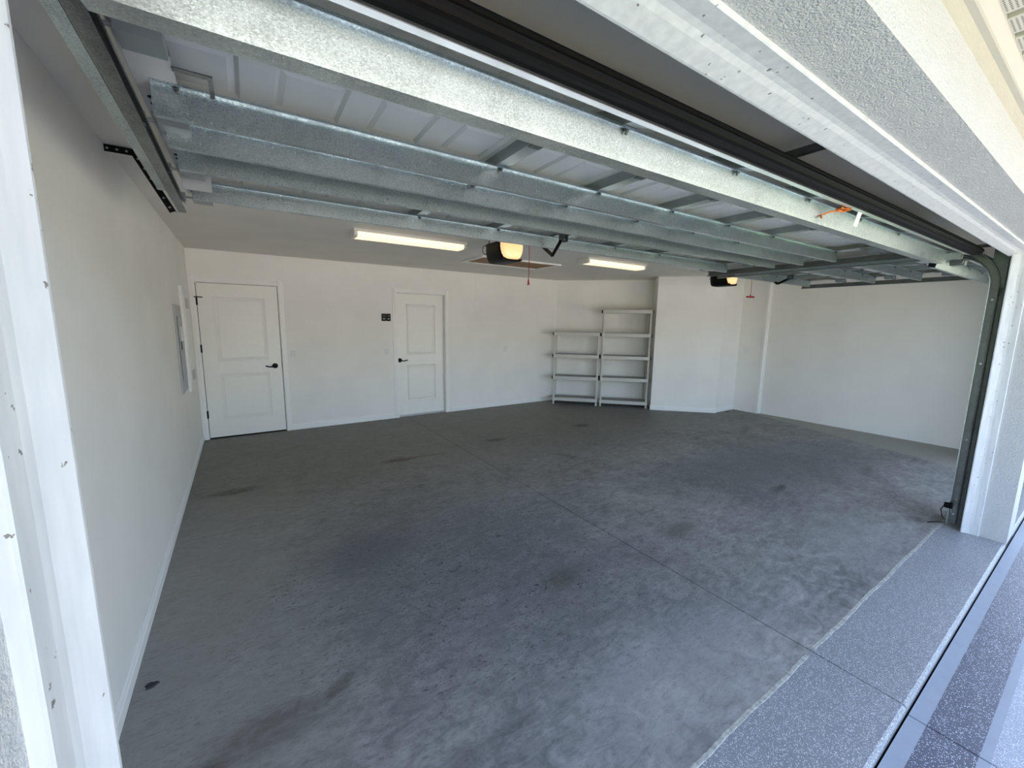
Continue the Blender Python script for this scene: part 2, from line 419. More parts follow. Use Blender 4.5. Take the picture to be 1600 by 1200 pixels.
# ------------------------------------------------------------------ walls and ceiling
T = .2
struct(MB().box(XL - T, XL, YF0, YB + T, -.05, ZC + .1).build('wall_left', 'wall'))
struct(MB().box(XL, 2.104, YB, YB + T, -.05, ZC + .1).box(2.958, 5.60, YB, YB + T, -.05, ZC + .1).box(2.104, 2.958, YB, YB + T, 2.034, ZC + .1).build('wall_back', 'wall'))
A0, A1 = (5.41, 6.56), (6.735, 5.235)              # angled wall behind the shelves
Bp0, Bp1 = (6.353, 4.853), (7.158, 4.048)          # face of the angled closet
BZ = 4.075
angled = [(5.30, YB + T), A0, A1, Bp0, Bp1, (7.20, BZ), (7.795, BZ), (8.05, BZ), (8.05, YB + T)]
angled = [(5.41, YB + T)] + [A0, A1, Bp0, Bp1, (7.235, BZ), (8.05, BZ), (8.05, YB + T)]
struct(MB().prism(angled, 'z', -.05, ZC + .1).build('wall_angled', 'wall'))
struct(MB().box(7.795, 8.07, 3.64, BZ, -.05, ZC + .1).build('wall_right_corner', 'wall'))
struct(MB().box(XR, XR + T, YF0, 3.64, -.05, ZC + .1).build('wall_right', 'wall'))
struct(MB().prism([(7.79, 3.628), (7.79, 3.655), (7.783, 3.655), (7.783, 3.62), (7.83, 3.62), (7.83, 3.612), (XR, 3.612), (XR, 3.628)], 'z', 0, ZC).build('trim_1', 'trim_paint'), 'white corner strip where the right wall steps back')
struct(MB().box(XL - T, XR + T, YF0, YB + T, ZC, ZC + .12).build('ceiling', 'ceiling'))
# front wall: piers and lintels with the two openings
SJL, SJR = JL - .022, JR + .022
fw = struct(MB().box(XL - .6, SJL - .02, YF0 + .015, YF1 - .005, -.05, ZC).build('wall_front', 'wall'))
MB().box(SJR + .02, JL2, YF0 + .015, YF1 - .005, -.05, ZC).build('pier', 'wall', fw)
MB().box(JR2, XR + .3, YF0 + .015, YF1 - .005, -.05, ZC).build('pier', 'wall', fw)
MB().box(SJL - .02, SJR + .02, YF0 + .015, YF1 - .005, ZH + .04, ZC).build('lintel', 'wall', fw)
MB().box(JL2, JR2, YF0 + .015, YF1 - .005, ZH + .02, ZC).build('lintel', 'wall', fw)
# exterior cladding: cream stucco wall, white raised band round the wide opening
YS = YF0 + .012
ex = struct(MB().box(XL - .6, XR + .3, YS, YS + .02, 2.285, 2.60).build('wall_exterior', 'stucco_cream'))
BW = .172
bd = struct(MB().box(SJL - .001, SJR + .001, YF0, .463, ZH + .018, ZH + BW).build('trim_2', 'stucco_white'), 'white textured stucco band round the garage opening')
MB().box(SJR, SJR + .30, YF0, .463, -.03, ZH + BW).build('band_leg', 'stucco_white', bd)
MB().box(SJL - .34, SJL, YF0, .463, -.03, ZH + BW).build('band_leg', 'stucco_white', bd)
# smooth stop moulding round the opening (stepped profile with a rubber flap)
def stop_prof(s, b, r=.556):       # (x or z , y) outline for a stop proud towards the opening; s = direction into the opening
    return [(b, .463), (b + s * .012, .463), (b + s * .014, .466), (b + s * .014, .500), (b + s * .016, .514), (b + s * .021, .528), (b + s * .030, r - .006), (b + s * .030, r), (b, r)]
stp = struct(MB().prism(stop_prof(1, SJL), 'z', 0.0, ZH + .02).build('trim_3', 'stop_moulding'), 'smooth white stop moulding lining the garage opening')
MB().prism(stop_prof(-1, SJR), 'z', 0.0, ZH + .02).build('stop_leg', 'stop_moulding', stp)
MB().prism([(y, z) for z, y in stop_prof(-1, ZH + .022, .574)], 'x', SJL, SJR).build('stop_head', 'stop_moulding', stp)

# soffit over the opening, ribbed and perforated
sf = struct(MB().prism([(.338, 2.372), (.338, 2.432), (.306, 2.432), (.306, 2.413), (.322, 2.385), (.322, 2.372)], 'x', XL - .6, XR + .3).build('soffit_channel', 'soffit_white'), 'cream channel holding the ribbed perforated soffit', 'soffit')
pan = None
for i in range(68):
    x = -1.05 + .1325 * i
    if pan is None:
        mb = MB(); mb.box(-.050, .050, -.90, .0, 0, .004); pan = mb.build('soffit_panel', 'soffit_perforated', sf, local=True); pan.location = (x, .3055, 2.421)
        rib = MB().prism([(.050, .004), (.052, .018), (.0805, .018), (.0825, .004), (.0825, .022), (.050, .022)], 'y', -.90, 0.0).build('soffit_groove', 'soffit_white', sf, local=True); rib.location = (x, .3055, 2.421)
    else:
        share(pan, sf, (x, .3055, 2.421)); share(rib, sf, (x, .3055, 2.421))
struct(MB().box(XL - .8, XR + .5, -.62, -.595, 2.36, 2.50).build('fascia_board', 'soffit_white'), 'unseen cream fascia on the eave deepened to shade the front wall', 'fascia')  # out of view; eave deepened so it cuts sky light on the wall
struct(MB().prism([(-.64, 2.50), (3.4, 3.9), (YB + .6, 2.56)], 'x', XL - .8, XR + .5).build('roof', 'roof_dark'), 'unseen plain roof added above the garage to block the sky', 'roof')  # unseen slab, added to keep sky light from leaking in

# ------------------------------------------------------------------ baseboards
def base_prof(h=.086): return [(0, 0), (.014, 0), (.014, h * .62), (.010, h * .68), (.010, h * .82), (.005, h * .93), (.003, h), (0, h)]
def baseboard(name, p0, p1, nrm):
    a = Vector((p0[0], p0[1], 0)); b = Vector((p1[0], p1[1], 0)); d = b - a
    mb = MB(lambda t, u, z: (a.x + d.x * t + nrm[0] * u, a.y + d.y * t + nrm[1] * u, z))
    mb.prism(base_prof(), 'x', 0, 1)
    return struct(mb.build(name, 'trim_paint'))
q = math.sqrt(.5)
baseboard('baseboard_left', (XL, YF1 + .05), (XL, YB), (1, 0))
baseboard('baseboard_back', (.532, YB), (2.040, YB), (0, -1))
baseboard('baseboard_back_right', (3.036, YB), (5.41, YB), (0, -1))
baseboard('baseboard_angled', A0, A1, (-q, -q))
baseboard('baseboard_closet', (Bp0[0] - .008, Bp0[1] + .008), (Bp1[0] + .004, Bp1[1] - .004), (-q, -q))
baseboard('baseboard_closet_side', (7.16, BZ), (7.795, BZ), (0, -1))

# ------------------------------------------------------------------ interior doors
def hdoor(num, x0, x1, inset, hinge_left, knob_x, lever, label):
    """two-panel door in the back wall"""
    yf = YB - .005 + inset
    z0, z1 = .022, 2.028
    w = x1 - x0
    pr = [(x0 + w * .22, x1 - w * .165, 1.02, 1.83), (x0 + w * .22, x1 - w * .165, .26, .86)]
    pr = [(x0 + .16, x1 - .155, 1.03, 1.86), (x0 + .16, x1 - .155, .25, .86)]
    mb = MB()
    # face built as a grid with two moulded sunk panels
    def ring(a, b):
        ia = [mb._p(*q_) for q_ in a]; ib = [mb._p(*q_) for q_ in b]
        for i in range(4): mb.f.append([ia[i], ia[(i + 1) % 4], ib[(i + 1) % 4], ib[i]])
    def rect(X0, X1, Z0, Z1, y): return [(X0, y, Z0), (X1, y, Z0), (X1, y, Z1), (X0, y, Z1)]
    mb.f.append([mb._p(*q_) for q_ in rect(x0, x1, z0, pr[1][2], yf)])
    mb.f.append([mb._p(*q_) for q_ in rect(x0, x1, pr[1][3], pr[0][2], yf)])
    mb.f.append([mb._p(*q_) for q_ in rect(x0, x1, pr[0][3], z1, yf)])
    for X0, X1, Z0, Z1 in pr:
        mb.f.append([mb._p(*q_) for q_ in rect(x0, X0, Z0, Z1, yf)]); mb.f.append([mb._p(*q_) for q_ in rect(X1, x1, Z0, Z1, yf)])
        steps = [(0, 0), (.007, .016), (.018, .019), (.030, .006), (.044, .003)]
        for (a, da), (b, db) in zip(steps, steps[1:]):
            ring(rect(X0 + a, X1 - a, Z0 + a, Z1 - a, yf + da), rect(X0 + b, X1 - b, Z0 + b, Z1 - b, yf + db))
        mb.f.append([mb._p(*q_) for q_ in rect(X0 + .046, X1 - .046, Z0 + .046, Z1 - .046, yf + .003)])
    ring(rect(x0, x1, z0, z1, yf), rect(x0, x1, z0, z1, yf + .038))
    mb.f.append([mb._p(*q_) for q_ in rect(x0, x1, z0, z1, yf + .038)])
    d = struct(mb.build('door_%d' % num, 'door_paint'), label, 'door')
    # casing and reveal
    c = .066
    pc = [(0, .0), (.0, -.012), (.012, -.018), (.030, -.018), (.040, -.013), (.058, -.010), (.066, -.006), (.066, 0)]
    X0, X1, Zt = x0 - .008, x1 + .008, z1 + .006
    if inset > .01:
        MB().box(x0 - .016, x0 - .002, YB - .002, yf + .05, 0, z1 + .006).build('jamb', 'trim_paint', d); MB().box(x1 + .002, x1 + .016, YB - .002, yf + .05, 0, z1 + .006).build('jamb', 'trim_paint', d); MB().box(x0 - .002, x1 + .002, YB - .002, yf + .05, z1 + .002, z1 + .008).build('jamb', 'trim_paint', d)
    MB().prism([(X0 - u, YB + v) for u, v in pc], 'z', 0, Zt + c).build('casing', 'trim_paint', d)
    MB().prism([(X1 + u, YB + v) for u, v in pc], 'z', 0, Zt + c).build('casing', 'trim_paint', d)
    MB().prism([(YB + v, Zt + u) for u, v in pc], 'x', X0, X1).build('casing', 'trim_paint', d)
    if inset < .01:
        MB().box(x0 - .006, x0 - .0005, yf + .004, YB, 0, z1).box(x1 + .0005, x1 + .006, yf + .004, YB, 0, z1).box(x0, x1, yf + .004, YB, z1 + .0005, z1 + .005).build('gap', 'dark_gap', d)
    MB().box(x0, x1, yf + .004, YB + .02, .0, .020).build('door_sweep', 'dark_gap' if inset < .01 else 'aluminium', d)
    if hinge_left:
        for z in (1.80, 1.20, .335):
            h = MB(); h.cyl((x0 - .004, yf - .008, z - .05), (x0 - .004, yf - .008, z + .05), .0085, n=10).box(x0 - .012, x0 + .006, yf - .005, yf + .002, z - .05, z + .05)
            if z > 1.7: h.box(x0 - .03, x0 + .06, yf - .02, yf - .008, z + .045, z + .056)
            h.build('hinge', 'black_metal', d)
        MB().box(x1 - .001, x1 + .006, yf - .004, yf + .004, .90, 1.0).build('strike_plate', 'black_metal', d)
    k_ = MB(); k_.cyl((knob_x, yf, .945), (knob_x, yf - .012, .945), .036, .034, 20).cyl((knob_x, yf - .012, .945), (knob_x, yf - .05, .945), .012, n=12)
    pts = [(knob_x, yf - .048, .945)] + [(knob_x + lever * t * .115, yf - .052, .945 - .012 * math.sin(t * 3.0) + .008 * t * t) for t in (.15, .3, .45, .6, .75, .9, 1.0)]
    k_.tube(pts, .0085, 8); k_.build('lever_handle', 'black_metal', d, smooth=True)
    return d
hdoor(1, -.428, .456, .0, True, .372, -1, 'white two-panel door hinged in black beside the left wall')
# second door sits back in a cased opening
MB_open = None
hdoor(2, 2.118, 2.944, .075, False, 2.165, 1, 'white two-panel door next to the black wall keypad')

# ------------------------------------------------------------------ garage doors (open, lying under the ceiling)
TH = .0016
def garage_door(root, HW, stiles, npan, struts, arm, skin='painted_steel'):
    """local frame: x across, y into the garage from world 1.86, z from the stile faces (world 2.26)"""
    Y0 = 1.86
    th1 = math.radians(13.3)
    SL = .530
    secs = []
    y1 = 1.319
    secs.append((y1 - .533 * math.cos(th1) - Y0, -.533 * math.sin(th1), th1))
    for i in range(3): secs.append((y1 + .534 * i - Y0, 0.0, 0.0))
    def mp(i):
        y, z, t = secs[i]; c, s = math.cos(t), math.sin(t)
        return lambda x, d, h: (x, y + d * c - h * s, z + d * s + h * c)
    HSK = .046
    pitch = 2 * HW / npan
    def holed(mb, z):
        pass
    sec_obj = []
    for i in range(4):
        mb = MB(mp(i))
        # pressed skin with recessed rectangles seen from inside
        xs = [-HW + j * pitch for j in range(npan + 1)]
        d0, d1 = .13, .40
        def quad(*P): mb.f.append([mb._p(*q_) for q_ in P])
        quad((-HW, .035, HSK), (HW, .035, HSK), (HW, d0, HSK), (-HW, d0, HSK))
        quad((-HW, d1, HSK), (HW, d1, HSK), (HW, .495, HSK), (-HW, .495, HSK))
        bw, e, e2, dp = .046, .012, .030, .010
        for a, b in zip(xs, xs[1:]):
            A, B = a + bw, b - bw
            quad((a, d0, HSK), (A, d0, HSK), (A, d1, HSK), (a, d1, HSK)); quad((B, d0, HSK), (b, d0, HSK), (b, d1, HSK), (B, d1, HSK))
            R0 = [(A, d0, HSK), (B, d0, HSK), (B, d1, HSK), (A, d1, HSK)]
            R1 = [(A + e, d0 + e, HSK + dp), (B - e, d0 + e, HSK + dp), (B - e, d1 - e, HSK + dp), (A + e, d1 - e, HSK + dp)]
            R2 = [(A + e2, d0 + e2, HSK + .003), (B - e2, d0 + e2, HSK + .003), (B - e2, d1 - e2, HSK + .003), (A + e2, d1 - e2, HSK + .003)]
            for P, Q in ((R0, R1), (R1, R2)):
                for j in range(4): quad(P[j], P[(j + 1) % 4], Q[(j + 1) % 4], Q[j])
            quad(*R2)
        # outer face and rolled rails at both long edges
        mb.prism([(0, .0), (.028, .0), (.028, .006), (.006, .012), (.006, .04), (.04, HSK), (.04, HSK + .012), (0, HSK + .012)], 'x', -HW, HW)
        mb.prism([(.44, HSK), (.462, .030), (.500, .018), (.502, 0), (SL, 0), (SL, HSK + .012), (.44, HSK + .012)], 'x', -HW, HW)
        mb.box(-HW, HW, .04, .44, HSK + .0125, HSK + .016)
        s = mb.build('door_section', skin, root, local=True)
        sec_obj.append(s)
        for x in stiles:
            st_ = MB(mp(i)); st_.prism([(x - .030, HSK), (x - .030, 0), (x + .030, 0), (x + .030, HSK), (x + .028, HSK), (x + .028, .002), (x - .028, .002), (x - .028, HSK)], 'y', .028, .50)
            st_.build('stile', 'galvanised_paint', s, local=True)
        for sg in (-1, 1):
            es = MB(mp(i)); X = sorted((sg * HW, sg * (HW - .10)))
            es.box(X[0], X[1], .004, SL - .004, -.002, .002).box(sg * HW - .001, sg * HW + .001, 0, SL, -.002, HSK + .014)
            eo = es.build('end_stile', 'painted_steel_white', s, local=True)
            for dd in (.07, .13, .42, .47):
                MB(mp(i)).cyl((sg * (HW - .025), dd, -.0022), (sg * (HW - .025), dd, -.0028), .013, n=14).build('punched_hole', 'dark_gap', s, local=True)
    # struts
    for (i, d, wf, hh) in struts:
        mb = MB(mp(i)); W2 = HW - .035
        mb.sheet([(d - .027, -.009), (d - .025, -.003), (d, -.003), (d, -hh), (d + wf, -hh), (d + wf, -hh + .018 if wf > .05 else -.003)], 'x', -W2, W2, .0022)
        if wf < .05: mb.sheet([(d + wf, -.003), (d + wf + .018, -.003)], 'x', -W2, W2, .0022)
        so_ = mb.build('strut', 'galvanised', root, local=True)
        for x in list(stiles) + [-W2 + .06, W2 - .06]:
            f = mp(i)
            b_ = MB(f); b_.cyl((x, d - .011, -.004), (x, d - .011, -.012), .0085, n=6).cyl((x, d - .011, -.012), (x, d - .011, -.020), .0045, n=8)
            b_.build('bolt', 'galvanised_dark', so_, local=True)
    # hinges over every joint
    for j in range(3):
        y = secs[j + 1][0]
        for x in stiles:
            h = MB(); h.box(x - .026, x + .026, y - .055, y - .004, -.0045, -.0015).box(x - .026, x + .026, y + .004, y + .055, -.0045, -.0015).cyl((x - .026, y, -.008), (x + .026, y, -.008), .006, n=10)
            h.build('hinge', 'galvanised_dark', root, local=True)
    # end brackets with rollers running in the tracks
    spots = [(secs[0][0] + .06, secs[0][1] + .012, .06), (secs[1][0], 0, .0), (secs[2][0], 0, .0), (secs[3][0], 0, .0), (secs[3][0] + .50, 0, 0)]
    for (y, z, dz) in spots:
        for sg in (-1, 1):
            h = MB()
            a, b = sg * (HW - .105), sg * (HW - .018); X = sorted((a, b))
            h.prism([(y - .055, z - .003), (y + .125, z - .003), (y + .125, z - .006), (y + .070, z - .006), (y + .064, z - .045), (y - .018, z - .045), (y - .022, z - .006), (y - .055, z - .006)], 'x', X[0], X[1])
            br = h.build('roller_bracket', 'galvanised_paint', root, local=True)
            r = MB(); zr = z - .03 if dz == 0 else z - .02
            r.cyl((sg * (HW - .07), y, zr), (sg * (HW + .028), y, zr), .0055, n=8).cyl((sg * (HW + .012), y, zr), (sg * (HW + .036), y, zr), .022, n=16)
            r.build('roller', 'grey_plastic', br, local=True, smooth=True)
            MB().cyl((sg * (HW - .085), y - .04, z - .006), (sg * (HW - .085), y - .04, z - .018), .010, n=6).build('bolt', 'chrome', br, local=True)
    # bottom seal in its retainer
    f = mp(0)
    rt = MB(f); rt.prism([(-.006, -.006), (.026, -.006), (.026, -.002), (.010, -.001), (.010, .060), (-.006, .060)], 'x', -HW, HW); rt = rt.build('seal_retainer', 'aluminium', root, local=True)
    prof = [(-.006, .060)]
    n = 14
    for j in range(n + 1):
        t = math.pi * j / n
        rr = .031 + (.0022 if j % 2 else 0)
        prof.append((-.006 - (rr * 1.9) * math.sin(t), .028 + (rr) * math.cos(t)))
    prof.append((-.006, -.004))
    MB(f).prism(prof, 'x', -HW, HW).build('bottom_seal', 'rubber_seal', root, local=True)
    # header plate where the opener arm is fixed
    ax, yy = arm
    MB().box(ax - .028, ax + .028, yy - .06, yy + .10, -.006, -.0022).box(ax - .022, ax - .018, yy - .03, yy + .03, -.058, -.006).box(ax + .018, ax + .022, yy - .03, yy + .03, -.058, -.006).cyl((ax - .03, yy, -.042), (ax + .03, yy, -.042), .006, n=10).build('arm_bracket', 'galvanised_dark', root, local=True)
    return secs, mp
plain('galvanised_paint', srgb(150, 157, 156), 0.36, 0.45, .5, .04, 10)
gd = thing('garage_door', 'wide open overhead garage door of pressed steel sections with five galvanised struts', 'garage door', (2.215, 1.86, 2.26), math.radians(-.9))
secs, mp = garage_door(gd, 2.415, (-1.20, -.60, 0.0, .60, 1.20), 16, ((0, .103, .100, .088), (1, .31, .022, .088), (2, .04, .022, .088), (2, .30, .022, .088), (3, .265, .026, .085)), (-.105, .650))
# lock strap, lift rope with its tag and the top corner plate of the wide door
mb = MB(); mb.box(-2.315, -2.225, -.385, -.362, -.016, -.013).box(-2.237, -2.225, -.362, -.280, -.016, -.013).box(-2.237, -2.225, -.283, -.280, -.03, -.013)
mb.build('lock_strap', 'galvanised_dark', gd, local=True)
mb = MB(); mb.box(-2.40, -2.29, .62, .623, -.085, .0).box(-2.40, -2.29, .62, .70, -.003, .0).cyl((-2.37, .619, -.02), (-2.37, .612, -.02), .007, n=6).cyl((-2.32, .619, -.02), (-2.32, .612, -.02), .007, n=6)
mb.build('top_corner_plate', 'panel_grey', gd, local=True)
f0 = mp(0)
pts = [f0(.235, .02, -.008), f0(.21, .045, -.012), f0(.23, .06, -.02), f0(.19, .075, -.03), f0(.165, .10, -.05), f0(.15, .085, -.065)]
rp = MB().tube(pts, .004, 6).tube([f0(.255, .02, -.008), f0(.245, .05, -.02), f0(.20, .055, -.018), f0(.19, .03, -.012)], .006, 6).build('lift_rope', 'orange_cord', gd, local=True)
MB(f0).box(.30, .345, .004, .006, -.075, -.012).build('paper_tag', 'white_plastic', gd, local=True)

gd2 = thing('garage_door', 'narrower open overhead garage door beside the right wall', 'garage door', (6.10, 1.86, 2.26), math.radians(-.5))
garage_door(gd2, 1.10, (-.55, 0.0, .55), 7, ((0, .20, .05, .085), (1, .25, .022, .085), (2, .17, .022, .085), (3, .40, .026, .085)), (.02, .755))
MB().box(-1.055, -.985, -.2935, -.2915, -.075, -.02).build('sticker', 'white_plastic', gd2, local=True)

# ------------------------------------------------------------------ tracks
def track(x, sg, label, zt=2.186, yv=.622, yend=2.98, hang=True, wall_x=None, grp=None):
    """sg = +1 when the door lies on the +x side of the track"""
    t = thing('garage_door_track', label, 'door track', (x, yv, 0.0), 0, grp)
    R = .285; path = [((yv, .02), (1, 0)), ((yv, zt - R), (1, 0))]
    for j in range(1, 11):
        a = math.pi / 2 * j / 10
        path.append(((yv + R - R * math.cos(a), zt - R + R * math.sin(a)), (math.cos(a), -math.sin(a))))
    path.append(((yend, zt), (0, -1)))
    W = .027
    prof = [(x + sg * .031, -W + .007), (x + sg * .033, -W + .001), (x + sg * .028, -W), (x + sg * .002, -W), (x, -W + .002), (x, W - .002), (x + sg * .002, W), (x + sg * .028, W), (x + sg * .033, W - .001), (x + sg * .031, W - .007)]
    mb = MB(); mb.sweep(path, prof, .0022); mb.build('curved_track', 'track_steel', t, smooth=True)
    # horizontal reinforcing angle
    mb = MB(); mb.sheet([(x - sg * .055, zt + .024), (x - sg * .006, zt + .024), (x - sg * .006, zt - .022)], 'y', yv + .34, yend - .22, .0028)
    mb.build('reinforcing_angle', 'galvanised', t)
    # vertical wall angle and slotted brackets
    mb = MB(); mb.box(x - sg * .055, x - sg * .052, YF1 + .006, YF1 + .062, .02, zt - .16).box(min(x - sg * .055, x - sg * .005), max(x - sg * .055, x - sg * .005), YF1 + .006, YF1 + .009, .02, zt - .16)
    mb.build('wall_angle', 'galvanised_dark', t)
    for z in (.10, .22, .72, 1.32, 1.80):
        b = MB(); X = sorted((x - sg * .054, x - sg * .002))
        b.box(X[0], X[1], yv - .025, yv - .022, z - .03, z + .03).box(min(x - sg * .002, x), max(x - sg * .002, x), yv - .025, yv + .02, z - .022, z + .022)
        bo = b.build('track_bracket', 'galvanised', t)
        MB().cyl((x + sg * .003, yv, z), (x + sg * .007, yv, z), .008, n=8).build('bolt', 'chrome', bo)
    # flag bracket at the curve
    mb = MB(); mb.prism([(YF1 + .006, zt - .30), (YF1 + .06, zt - .30), (YF1 + .085, zt - .22), (YF1 + .085, zt + .02), (YF1 + .006, zt + .02)], 'x', x - sg * .0085, x - sg * .0055)
    mb.box(min(x - sg * .05, x - sg * .006), max(x - sg * .05, x - sg * .006), YF1 + .006, YF1 + .009, zt - .30, zt + .03)
    mb.build('flag_bracket', 'galvanised_dark', t)
    if hang:
        # punched angle: flat along the ceiling, then sloping down to the track end
        def strap(p0, p1, wd, nh, name):
            a, b = Vector(p0), Vector(p1); d = b - a; L = d.length; d.normalize()
            side = Vector((0, 1, 0)); nn = d.cross(side).normalized()
            fn = lambda u, v_, h: tuple(a + d * u + side * v_ + nn * h)
            m = MB(fn); rows = []
            m.box(0, L, -.002, .002, -wd, 0); m.box(0, L, -.002, wd, -.003, 0)
            o_ = m.build(name, 'black_metal', t)
            for q_ in range(nh):
                u = (q_ + .5) * L / nh
                MB(fn).cyl((u, -.0025, -wd * .5), (u, -.0035, -wd * .5), .0055, n=10).build('punched_hole', 'grey_plastic', o_)
        yh = yend - .02
        strap((x - sg * .275, yh, ZC - .004), (x - sg * .13, yh, ZC - .004), .032, 4, 'ceiling_strap')
        strap((x - sg * .14, yh - .003, ZC - .02), (x - sg * .01, yh - .003, zt - .03), .030, 6, 'drop_strap')
    return t
tl = track(-.236, 1, 'galvanised door track hung from the ceiling along the left wall')
tr = track(4.715, -1, 'galvanised door track at the pier right of the wide opening', hang=False, yend=2.90)
track(4.94, 1, 'left-hand track of the narrow garage door, close to the track of the wide door', hang=False, yend=2.92)
track(7.26, -1, 'right-hand track of the narrow garage door along the right wall', hang=False, yend=2.92)
ss = thing('safety_sensor', 'black photo-eye sensor low on the track by the pier', 'sensor', (4.66, .65, .16))
MB().cyl((4.655, .625, .178), (4.655, .67, .178), .026, .022, 14).build('housing', 'black_plastic', ss, smooth=True)
MB().box(4.668, 4.700, .628, .632, .12, .195).box(4.64, 4.70, .626, .632, .15, .165).build('bracket', 'galvanised', ss)
MB().tube([(4.665, .668, .178), (4.69, .69, .12), (4.72, .68, .05), (4.74, .64, .01), (4.70, .70, .004), (4.62, .74, .004)], .0035, 6).build('wire', 'black_plastic', ss)

# ------------------------------------------------------------------ door openers
def opener(xc, yf, yb, label, cord, wide_handle, apex, tip, ylen_front=.62):
    t = thing('garage_door_opener', label, 'door opener', (xc, yf, 2.17))
    hw = .13
    # body: rounded black shell
    prof = []
    for (u, v_) in ((-1, .36), (-1, .25), (-.97, .18), (-.90, .10), (-.78, .04), (-.6, .008), (-.3, 0), (.3, 0), (.6, .008), (.78, .04), (.90, .10), (.97, .18), (1, .25), (1, .36)):
        prof.append((xc + u * hw, 2.165 + v_ * .52))
    mb = MB(); rings = []
    for y, s_ in ((yf + .035, .90), (yf + .05, .985), (yf + .08, 1.0), (yb - .06, 1.0), (yb - .02, .96), (yb, .86)):
        zc = 2.26; rings.append([mb._p(xc + (x - xc) * s_, y, zc + (z - zc) * s_) for x, z in prof])
    m = len(prof)
    for a, b in zip(rings, rings[1:]):
        for j in range(m): mb.f.append([a[j], a[(j + 1) % m], b[(j + 1) % m], b[j]])
    mb.f.append(rings[0][::-1]); mb.f.append(rings[-1])
    mb.build('body', 'black_plastic', t, smooth=True)
    # lit front lens
    mb = MB(); rings = []
    for y, s_ in ((yf + .07, .985), (yf + .035, .95), (yf + .012, .86), (yf, .68)):
        zc = 2.285; rings.append([mb._p(xc + (x - xc) * s_, y, zc + (2.186 + (z - 2.165) * .89 - zc) * s_) for x, z in prof])
    for a, b in zip(rings, rings[1:]):
        for j in range(m): mb.f.append([a[j], a[(j + 1) % m], b[(j + 1) % m], b[j]])
    mb.f.append(rings[-1]); mb.build('lamp_lens', 'amber_lens', t, smooth=True)
    low = [q_ for q_ in prof if q_[1] < 2.204]
    low = low + [(x, 2.222 - .72 * (2.222 - z) + .003) for x, z in low[::-1]]
    MB().prism(low, 'y', yf + .004, yf + .06).build('chin', 'black_plastic', t, smooth=True)
    MB().box(xc - .016, xc + .016, ylen_front, yf + .10, 2.372, 2.402).build('rail', 'galvanised_dark', t)
    for y in (yf + .12, yb - .04):
        MB().box(xc - .10, xc - .097, y - .015, y + .015, 2.35, ZC).box(xc + .097, xc + .10, y - .015, y + .015, 2.35, ZC).box(xc - .10, xc + .10, y - .015, y + .015, 2.352, 2.356).build('hanger', 'galvanised_dark', t)
    # wiring at the back of the shell
    MB().tube([(xc - .12, yb - .05, 2.35), (xc - .155, yb - .02, 2.33), (xc - .165, yb - .02, 2.28), (xc - .14, yb - .03, 2.255), (xc - .12, yb - .04, 2.27)], .004, 6).build('wire', 'black_plastic', t)
    # trolley, folded arm, release cord
    ty = 3.13 if cord < 1.96 else 3.10
    MB().box(xc - .022, xc + .022, ty - .07, ty + .07, 2.335, 2.374).build('trolley', 'black_plastic', t)
    a = MB()
    def bar(p0, p1, wd):
        d = Vector(p1) - Vector(p0); l = d.length; d.normalize(); nn = Vector((1, 0, 0)).cross(d)
        f = lambda u, v_, h: tuple(Vector(p0) + d * u + nn * v_ + Vector((1, 0, 0)) * h)
        q_ = MB(f); q_.box(0, l, -wd, wd, -.004, .004); a.v, a.f = a.v, a.f
        o_ = len(a.v); a.v += q_.v; a.f += [[i + o_ for i in fc] for fc in q_.f]
    bar((xc, ty - .06, 2.335), apex, .014); bar(apex, tip, .014)
    a.build('door_arm', 'black_metal', t)
    c = MB().tube([(xc, ty, 2.335), (xc + .004, ty, 2.15), (xc, ty, cord + .03)], .003, 6).build('release_cord', 'red_plastic', t)
    h = MB()
    if wide_handle: h.cyl((xc - .058, ty + .02, cord), (xc + .058, ty - .02, cord), .0125, n=10).cyl((xc, ty, cord), (xc, ty, cord + .034), .010, .006, 10)
    else: h.cyl((xc - .018, ty - .030, cord), (xc + .018, ty + .030, cord), .009, n=10).cyl((xc, ty, cord), (xc, ty, cord + .045), .010, .005, 10)
    h.build('release_handle', 'red_plastic', t, smooth=True)
    return t
opener(2.24, 3.38, 3.72, 'black ceiling opener with a lit amber lens near the attic hatch', 1.935, False, (2.10, 2.617, 2.112), (2.10, 2.512, 2.214))
opener(6.12, 3.355, 3.66, 'black ceiling opener for the narrow door, near the right wall', 1.995, True, (6.12, 2.755, 2.153), (6.12, 2.617, 2.214))

# ------------------------------------------------------------------ ceiling lights
def fixture(x0, x1, y0, label):
    t = thing('ceiling_light', label, 'ceiling light', ((x0 + x1) / 2, y0 + .08, ZC))
    MB().prism([(y0 - .012, ZC), (y0 - .012, ZC - .022), (y0 - .004, ZC - .026), (y0 + .184, ZC - .026), (y0 + .192, ZC - .022), (y0 + .192, ZC)], 'x', x0 - .004, x1 + .004).build('housing', 'fixture_white', t)
    MB().prism([(y0, ZC - .024), (y0, ZC - .052), (y0 + .006, ZC - .064), (y0 + .02, ZC - .071), (y0 + .16, ZC - .071), (y0 + .174, ZC - .064), (y0 + .18, ZC - .052), (y0 + .18, ZC - .024)], 'x', x0 + .03, x1 - .03).build('lens', 'prismatic_lens', t)
    for a, b in ((x0, x0 + .03), (x1 - .03, x1)):
        MB().prism([(y0 - .003, ZC - .024), (y0 - .003, ZC - .054), (y0 + .004, ZC - .067), (y0 + .02, ZC - .0735), (y0 + .16, ZC - .0735), (y0 + .176, ZC - .067), (y0 + .183, ZC - .054), (y0 + .183, ZC - .024)], 'x', a, b).build('end_cap', 'fixture_white', t)
fixture(.955, 2.13, 4.15, 'lit wraparound ceiling light with a prismatic lens left of the attic hatch')
